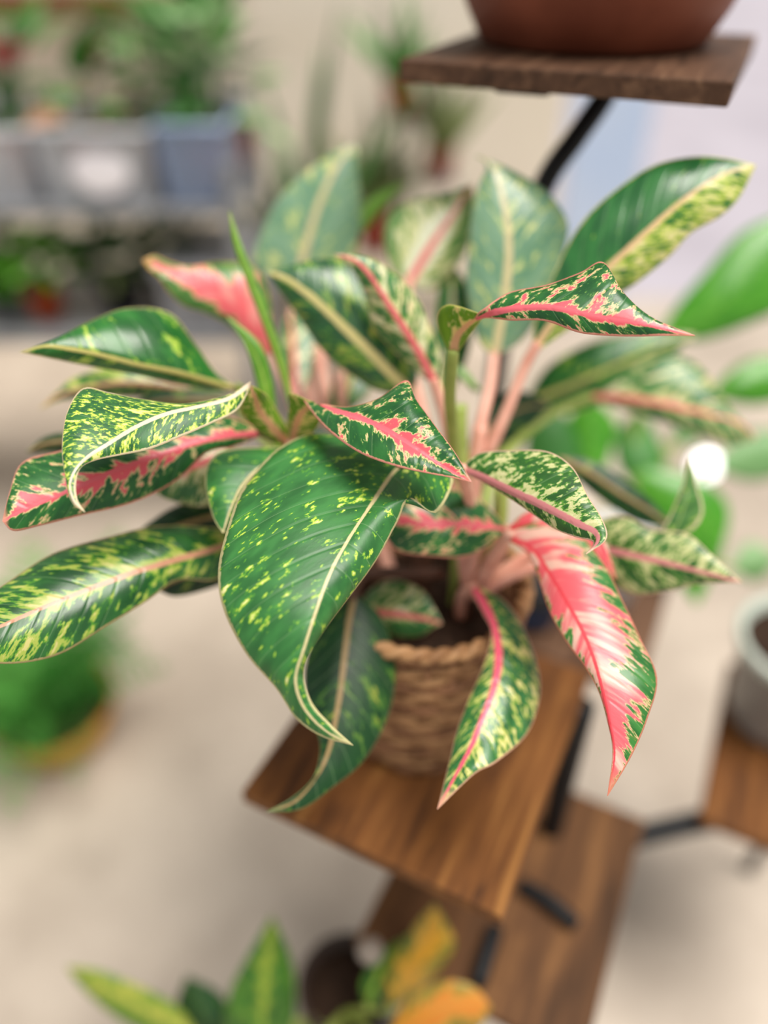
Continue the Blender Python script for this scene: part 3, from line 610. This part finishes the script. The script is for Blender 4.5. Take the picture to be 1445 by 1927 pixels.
lathe('plant_tag', [(.001, 0), (.014, .001), (.015, .004), (.001, .006)], simple('cream_plastic', '9c8f84', '8f8378', .5), None, 16, tuple(W(697, 1792, 0.850)))
o = bpy.data.objects['plant_tag']; child_keep(o, cro)

# ---- low pot with feathery plant on the floor, left
fl = W(75, 1455, 1.0); k = CAM_H/(CAM_H - fl.z); fx, fy = fl.x*k, fl.y*k
fern = thing('potted_fern', (fx+.02, fy+.10, 0), 'feathery green fern in a low mustard yellow pot on the floor at left', 'potted plant')
lathe('pot', [(.001, 0), (.095, 0), (.125, .08), (.135, .115), (.127, .115), (.118, .09), (.001, .09)], simple('mustard_pot', 'b5812a', 'd09a35', .45, .5, 12, .02), fern, 40)
lathe('soil', [(.001, .100), (.06, .100), (.121, .096)], M_soil2, fern, 24, closed=True)
# frond: stalk with leaflets
def frond_mesh(name, length, mat, nl=13):
    vs_, fs = [], []
    for i in range(nl):
        t = (i+1)/(nl+1); y = length*t; z = .25*length*t - .55*length*t*t
        w = .26*length*math.sin(math.pi*(t*.85+.12))
        for s in (-1, 1):
            b = len(vs_)
            vs_ += [Vector((0, y-.005, z)), Vector((s*w*.5, y+.004-.009+w*.1, z+.002)), Vector((s*w, y+w*.45, z-.012)), Vector((s*w*.5, y+.010+w*.1, z+.002))]
            fs.append((b, b+1, b+2, b+3) if s > 0 else (b+3, b+2, b+1, b))
    v2, f2 = tube_geo([Vector((0, length*t/8, .25*length*t/8 - .55*length*(t/8)**2)) for t in range(9)], .0018, 4)
    off = len(vs_); vs_ += v2; fs += [tuple(q+off for q in f) for f in f2]
    m = bpy.data.meshes.new(name); m.from_pydata([tuple(v) for v in vs_], [], fs); m.materials.append(mat); m.update(); return m
FM = [frond_mesh('frond', .30, G['fern']), frond_mesh('frond', .25, G['fern'])]
rf = random.Random(3)
for i in range(34):
    yaw = i*2.4; put_leaf(FM[i % 2], fern, Vector((.02*math.cos(i), .02*math.sin(i), .10)), yaw, rf.uniform(.25, 1.2), 0, rf.uniform(.85, 1.25), 'frond')

# ---- grey pot on the right board
gp = EX*.205 + EY*.90
grey = thing('grey_pot', (gp.x, gp.y, CAM_H-.95), 'tall grey pot with a pale rim on the right-hand lower board', 'plant pot')
lathe('pot', [(.001, 0), (.062, 0), (.070, .02), (.085, .15), (.088, .152)], simple('grey_glaze', '8c8884', '9a958f', .45, .5, 16, .02), grey, 40, closed=True)
lathe('rim', [(.084, .148), (.094, .150), (.096, .165), (.088, .168), (.083, .160), (.080, .12), (.079, .118)], simple('pale_green_rim', 'b9c4b8', 'c9d0c6', .35, .5, 16), grey, 40, closed=True)
lathe('soil', [(.001, .152), (.05, .151), (.082, .149)], M_soil2, grey, 24, closed=True)

# ---- white pot with bright green plant behind, on the far board
wp = EX*(-.075) + EY*.875
whp = potted('potted_philodendron', (wp.x, wp.y, CAM_H-.80), .055, .115, simple('white_glaze', 'cfd2d6', 'dfe1e3', .3, .5, 12), 'bright green broad-leaved plant in a white pot behind the basket')
def GL(rows, m='bright', pet=None):
    leaf(rows, G[m] if isinstance(m, str) else m, whp, pet=pet, petmat=M_pet_green, NA=24, NB=6, bulge=.05, pr=(.003, .004))
wc = (1180, 1060, 1.16)
M_gl = leaf_mat('leaf_glossy_green', '3f8f1e', '5aa828', '9cc85a', '7fb840', '8fc050', '6fae3a', band=-.2, band_end=-.2, amp=.2, spot=.75, rib=.1, rough=.25)
GL([(1235,640,1.10), (1300,605,1.09, 1270,580,.01, 1320,640,.01), (1370,560,1.08, 1330,510,.015, 1410,610,.015), (1430,500,1.08, 1400,435,.012, 1480,570,.012), (1500,440,1.08, 1490,400,.005, 1530,470,.005), (1550,400,1.08)], M_gl, [(1200,760,1.12), wc])
GL([(1330,745,1.16), (1390,725,1.15, 1385,690,.01, 1400,762,.01), (1450,712,1.15, 1450,672,.01, 1460,755,.01), (1530,705,1.15)], M_gl, [(1250,850,1.16), wc])
GL([(1190,900,1.10), (1240,920,1.09, 1225,880,.01, 1215,965,.01), (1300,955,1.08, 1320,905,.01, 1265,1010,.01), (1345,1000,1.08, 1372,960,.008, 1320,1050,.008), (1352,1060,1.08)], M_gl, [(1180,960,1.13), wc])
GL([(1270,1010,1.12), (1295,1050,1.11, 1250,1050,.006, 1340,1045,.006), (1308,1095,1.11, 1280,1100,.004, 1335,1090,.004), (1312,1140,1.11)], M_gl, [(1220,1010,1.14), wc])
GL([(1130,900,1.10), (1110,850,1.10, 1065,860,.01, 1150,850,.01), (1105,790,1.10, 1060,800,.01, 1160,795,.01), (1110,740,1.10)], M_gl, [(1150,980,1.13), wc])
GL([(1210,930,1.12), (1200,870,1.12, 1165,880,.01, 1250,870,.01), (1195,810,1.13, 1160,815,.01, 1230,810,.01), (1200,770,1.13)], 'green', [(1190,1000,1.14), wc])
GL([(1060,940,1.08), (1040,880,1.08, 1000,890,.01, 1090,880,.01), (1030,810,1.08, 990,820,.01, 1080,810,.01), (1035,750,1.09)], 'green', [(1120,1010,1.12), wc])
GL([(1270,840,1.14), (1310,790,1.15, 1280,775,.01, 1340,815,.01), (1350,760,1.16)], 'green', [(1200,960,1.14), wc])
GL([(1340,880,1.20), (1400,860,1.20, 1395,820,.01, 1405,905,.01), (1460,850,1.20, 1460,810,.01, 1465,895,.01), (1520,850,1.20)], 'pale', [(1220,960,1.17), wc])
GL([(1370,1070,1.20), (1420,1060,1.20, 1410,1020,.01, 1425,1095,.01), (1470,1050,1.20)], 'pale', [(1240,1030,1.17), wc])
# glowing globe and stick, made up for a bright glint among those leaves
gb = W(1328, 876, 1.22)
glo = thing('glint_globe', (gb.x, gb.y, CAM_H-.80), 'made-up glowing white globe on a stick, standing in for a glint among the green leaves', 'added glint')
T = NT('glint_glow'); M_glint = T.done(T.bsdf(hexc('ffffff'), .2, .5, None, 0, Emission_Color=(1, .98, .96, 1), Emission_Strength=2.2))
lathe('globe', [(.024*math.sin(math.pi*i/14)+1e-5, gb.z-glo.location.z-.024*math.cos(math.pi*i/14)) for i in range(15)], M_glint, glo, 24)
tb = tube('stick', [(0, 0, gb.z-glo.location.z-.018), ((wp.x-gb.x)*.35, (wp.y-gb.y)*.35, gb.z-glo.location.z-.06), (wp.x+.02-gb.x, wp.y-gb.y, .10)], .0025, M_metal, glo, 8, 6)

# ---- jar with a blue label behind the basket
jp = W(1045, 1225, 1.0); jb = CAM_H - .80
jl = Vector(wp) + EX*(-.075) + EY*(-.09)
jar = thing('dark_nursery_pot', (jl.x, jl.y, jb), 'dark nursery pot with a blue label behind the basket', 'plant pot')
lathe('pot', pot_profile(.036, .07), simple('black_plastic', '1c1c1f', '26262a', .5, .4), jar, 24)
lathe('label_band', [(.0315, .018), (.0345, .045)], simple('blue_label', '33486e', '2b3d60', .5), jar, 24, closed=True)

# ------------------------------------------------------------------ back left rack with bins of plants
M_rack = simple('grey_rack_metal', '808287', '8d8f93', .45, .5, 10)
RY = 1.98
rack = thing('shelf_rack', (-.90, RY, 0), 'grey metal shelf rack full of plants against the back wall', 'shelf rack')
def rk(name, size, loc, m=None): 
    o = box(name, size, m or M_rack, rack, loc, 0, .003); return o
SH1 = .93; SH2 = .62
for z in (SH1, SH2): rk('shelf', (1.15, .42, .022), (0, 0, z-.011))
for x in (-.56, .56):
    for y in (-.2, .2): rk('post', (.03, .03, 1.02), (x, y, .51))
T = NT('clear_plastic'); b = T.bsdf(hexc('e6eaf2'), .12, .5, None, 0, Alpha=.62); M_clear = T.done(b)
T = NT('blue_plastic'); b = T.bsdf(hexc('b4c8ea'), .15, .5, None, 0, Alpha=.7); M_clearb = T.done(b)
M_label = simple('white_label', 'ece6ec', 'f4f0f4', .5)
def bin_(x, y, z, w, d, h, m, label):
    t = thing('plastic_bin', (x, y, z), label, 'bin', 'clear plastic bins on the rack')
    bm = bmesh.new(); tp = .90
    outer = [(-w/2*tp, -d/2*tp, 0), (w/2*tp, -d/2*tp, 0), (w/2*tp, d/2*tp, 0), (-w/2*tp, d/2*tp, 0), (-w/2, -d/2, h), (w/2, -d/2, h), (w/2, d/2, h), (-w/2, d/2, h)]
    vv = [bm.verts.new(p) for p in outer]
    for f in ((3, 2, 1, 0), (0, 1, 5, 4), (1, 2, 6, 5), (2, 3, 7, 6), (3, 0, 4, 7)): bm.faces.new([vv[i] for i in f])
    bmesh.ops.solidify(bm, geom=bm.faces[:], thickness=.003)
    from_bm('tub', bm, m, t)
    v_, f_ = [], []
    pts = [Vector((-w/2, -d/2, h)), Vector((w/2, -d/2, h)), Vector((w/2, d/2, h)), Vector((-w/2, d/2, h))]
    for i in range(4):
        a, c = pts[i], pts[(i+1) % 4]; vv2, ff = tube_geo([a, (a+c)/2, c], .007, 6); off = len(v_); v_ += vv2; f_ += [tuple(q+off for q in f) for f in ff]
    mesh_obj('rim', v_, f_, m, t)
    return t
b1 = bin_(-.96, RY-.03, SH1, .38, .34, .15, M_clear, 'clear grey plastic bin at the left end of the rack')
b2 = bin_(-.63, RY-.03, SH1, .25, .34, .15, M_clear, 'clear plastic bin with a white oval label in the middle of the rack')
b3 = bin_(-.415, RY-.03, SH1, .15, .34, .16, M_clearb, 'blue-tinted clear plastic bin at the right end of the rack')
bm = bmesh.new(); bmesh.ops.create_uvsphere(bm, u_segments=20, v_segments=10, radius=1)
bmesh.ops.scale(bm, vec=(.066, .004, .046), verts=bm.verts)
lb = from_bm('label_sticker', bm, M_label, b2, True); lb.location = (.01, -.167, .070); lb.rotation_euler = (math.radians(-6), 0, 0)

LS = lambda n, l, w, m, **k: leaf_shape(n, l, w, G[m], **k)
Lg, Ld, Lb, Lp, Lo = LS('leaf', .11, .06, 'green'), LS('leaf', .12, .06, 'deep'), LS('leaf', .09, .05, 'bright'), LS('leaf', .11, .07, 'pale'), LS('leaf', .11, .035, 'olive')
Lr, Lk = LS('leaf', .06, .05, 'red', droop=.1), LS('leaf', .10, .05, 'pinkish')
Lsw = leaf_shape('leaf', .42, .05, G['deep'], droop=.12); Lso = leaf_shape('leaf', .30, .045, G['olive'], droop=.1); Lsg = leaf_shape('leaf', .30, .05, G['green'], droop=.15)
def rackplant(name, px, py_, y, z, m, n, r, hgt, label, pr=.05, ph=.09, pm=None, seed=1, **k):
    x = (px - 722.5)/FPX*(y*CP + (CAM_H - z)*SP)
    t = potted(name, (x, y, z), pr, ph, pm or M_clay, label, group=None)
    bush(t, ph*.9, m, n, r, hgt, rnd=random.Random(seed), **k); return t
zb = SH1 + .008
rackplant('potted_plant', 60, 0, RY-.02, zb, [Lg, Ld, Lb], 44, .11, .24, 'dense green plant behind the red flower in the left bin', .06, .10, seed=2)
rackplant('potted_plant', 190, 0, RY-.05, zb, [Lg, Lk, Lk, Lb], 34, .08, .16, 'green and pinkish leaved plant in the labelled bin', .06, .10, seed=3)
rackplant('potted_plant', 300, 0, RY+.02, zb, [Lp, Lg, Lb], 44, .11, .26, 'tall pale green bushy plant in the labelled bin', .06, .10, seed=4)
rackplant('potted_plant', 395, 0, RY-.07, zb, [Lp, Lp, Lg], 40, .10, .26, 'pale green leafy plant in the blue-tinted bin', .06, .10, seed=5)
t = rackplant('potted_plant', 432, 0, RY+.08, zb, [Lg, Lp, Ld], 34, .11, .34, 'tall trailing green plant in the blue-tinted bin', .06, .10, seed=6)
# red flower
fw = W(14, 112, 1.66)
flw = thing('red_flower_plant', (fw.x, RY-.08, zb), 'red flower head on a green stalk at the far left', 'flower')
tube('stalk', [(0, 0, 0), (.005, 0, .15), (0, 0, fw.z-zb)], .004, G['deep'], flw, 10, 6)
for i in range(12): put_leaf(Lr, flw, Vector((0, 0, fw.z-zb-.01+.004*(i % 3))), i*2.4, .2+.9*(i % 4)/4, 0, 1.0, 'petal')
# lower shelf
zl = SH2
rackplant('potted_plant', 95, 0, RY-.10, zl, [Lb], 40, .09, .12, 'bright lime plant in an orange clay pot on the lower shelf', .045, .085, M_clay, seed=8, up=(-.1, 1.2))
rackplant('potted_plant', 235, 0, RY-.05, zl, [Ld, Lo, Ld], 44, .12, .16, 'dark green bushy plant on the lower shelf of the rack', .06, .10, simple('black_pot', '202022', '2a2a2c', .5), seed=9)
rackplant('potted_plant', 325, 0, RY-.02, zl, [Ld, Lo], 40, .11, .17, 'dark olive plant beside the grey crate on the rack', .055, .10, bpy.data.materials['black_pot'], seed=10)
rackplant('potted_plant', 10, 0, RY+.02, zl, [Lo, Lg], 36, .11, .18, 'olive green plant at the left end of the lower shelf', .055, .10, bpy.data.materials['black_pot'], seed=11)
# crate on the floor below
def crate(x, y, z, sx, sy, sz, m, label):
    t = thing('storage_crate', (x, y, z), label, 'crate')
    box('body', (sx, sy, sz*.86), m, t, (0, 0, sz*.43), 0, .008); box('lid', (sx+.02, sy+.02, sz*.14), m, t, (0, 0, sz*.93), 0, .006)
    box('handle', (.09, .014, .02), m, t, (0, -sy/2-.007, sz*.6), 0, .004)
crate(-.44, RY-.04, SH2, .20, .30, .17, simple('grey_crate', '85868c', '93949a', .45), 'grey lidded storage crate at the right end of the lower rack shelf')
# tall snake plant standing right of the rack
sx = W(560, 200, 2.1)
snk = potted('potted_snake_plant', (-.275, 2.42, 0), .11, .60, simple('beige_planter', '9a9288', 'a79f95', .6), 'tall dark sword-leaved plant beside the rack in front of the wall')
rs = random.Random(12)
Lsx = leaf_shape('leaf', .62, .06, G['deep'], droop=.10)
for i in range(16): put_leaf(Lsx if i % 3 else Lso, snk, Vector((.05*math.cos(i*2.4), .05*math.sin(i*2.4), .53)), i*2.4, rs.uniform(.9, 1.5), rs.uniform(-.5, .5), rs.uniform(.85, 1.3))
# wooden beam shelf at the top left, on wall brackets
bt = W(150, 12, 2.35)
ws = thing('wall_shelf', (bt.x-.25, 3.3, 1.40), 'brown wooden wall shelf at the top left', 'shelf')
def hz(py, y):   # height of a point at distance y that shows at row py
    v = (963.5-py)/FPX; return CAM_H + y*(-SP+v*CP)/(CP+v*SP)
def xx(px, py, y): 
    v = (963.5-py)/FPX; return (px-722.5)/FPX*y/(CP+v*SP)
zsh = hz(30, 3.05)
ws.location = (xx(120, 20, 3.15), 3.3, zsh)
box('plank', (1.2, .26, .06), M_board, ws, (-.05, -.13, .03), 0, .004)
for x in (-.45, .35): box('bracket', (.02, .22, .02), M_metal, ws, (x, -.11, -.012), 0, .003); box('bracket', (.02, .02, .18), M_metal, ws, (x, -.01, -.09), 0, .003)

# ---- three little pots on a tall wire stand in front of the wall
YW = 2.75
stx = xx(770, 250, YW)
wst = thing('wire_pot_stand', (stx, YW, 0), 'thin tall wire stand holding small clay pots against the wall', 'pot stand')
spec = [(752, 222, M_clay, Lsg, 'slender green plant in the highest small clay pot by the wall', 14), (826, 340, M_red, Lso, 'olive sword-leaved plant in the dark red pot by the wall', 20), (705, 470, M_red, Lso, 'olive leaved plant in the lowest red clay pot behind the leaves', 28)]
tube('pole', [(0, .06, 0), (0, .06, .6), (0, .06, 1.15)], .010, M_rack, wst, 6, 8)
for a in range(3): tube('foot', [(0, .06, .02), (.1*math.cos(a*2.09), .06+.1*math.sin(a*2.09), .012), (.17*math.cos(a*2.09), .06+.17*math.sin(a*2.09), .008)], .008, M_rack, wst, 6, 6)
for i, (px, py, pm, lm, lab, n) in enumerate(spec):
    z = hz(py, YW); x = xx(px, py, YW)
    box('arm', (abs(x-stx)+.04, .012, .012), M_rack, wst, ((x-stx)/2, .03, z-.012), 0, .002)
    lathe('tray', [(.001, -.008), (.062, -.008), (.066, .0), (.001, 0)], M_rack, wst, 24, (x-stx, 0, z))
    t = potted('small_potted_plant', (x, YW, z), .052 if i < 2 else .075, .10 if i < 2 else .14, pm, lab)
    rs = random.Random(20+i)
    for q in range(n): put_leaf(lm, t, Vector((.02*math.cos(q*2.4), .02*math.sin(q*2.4), .08)), q*2.4, rs.uniform(.7, 1.5), rs.uniform(-.4, .4), rs.uniform(.6, 1.05)*(1.0, 1.15, 1.35)[i])
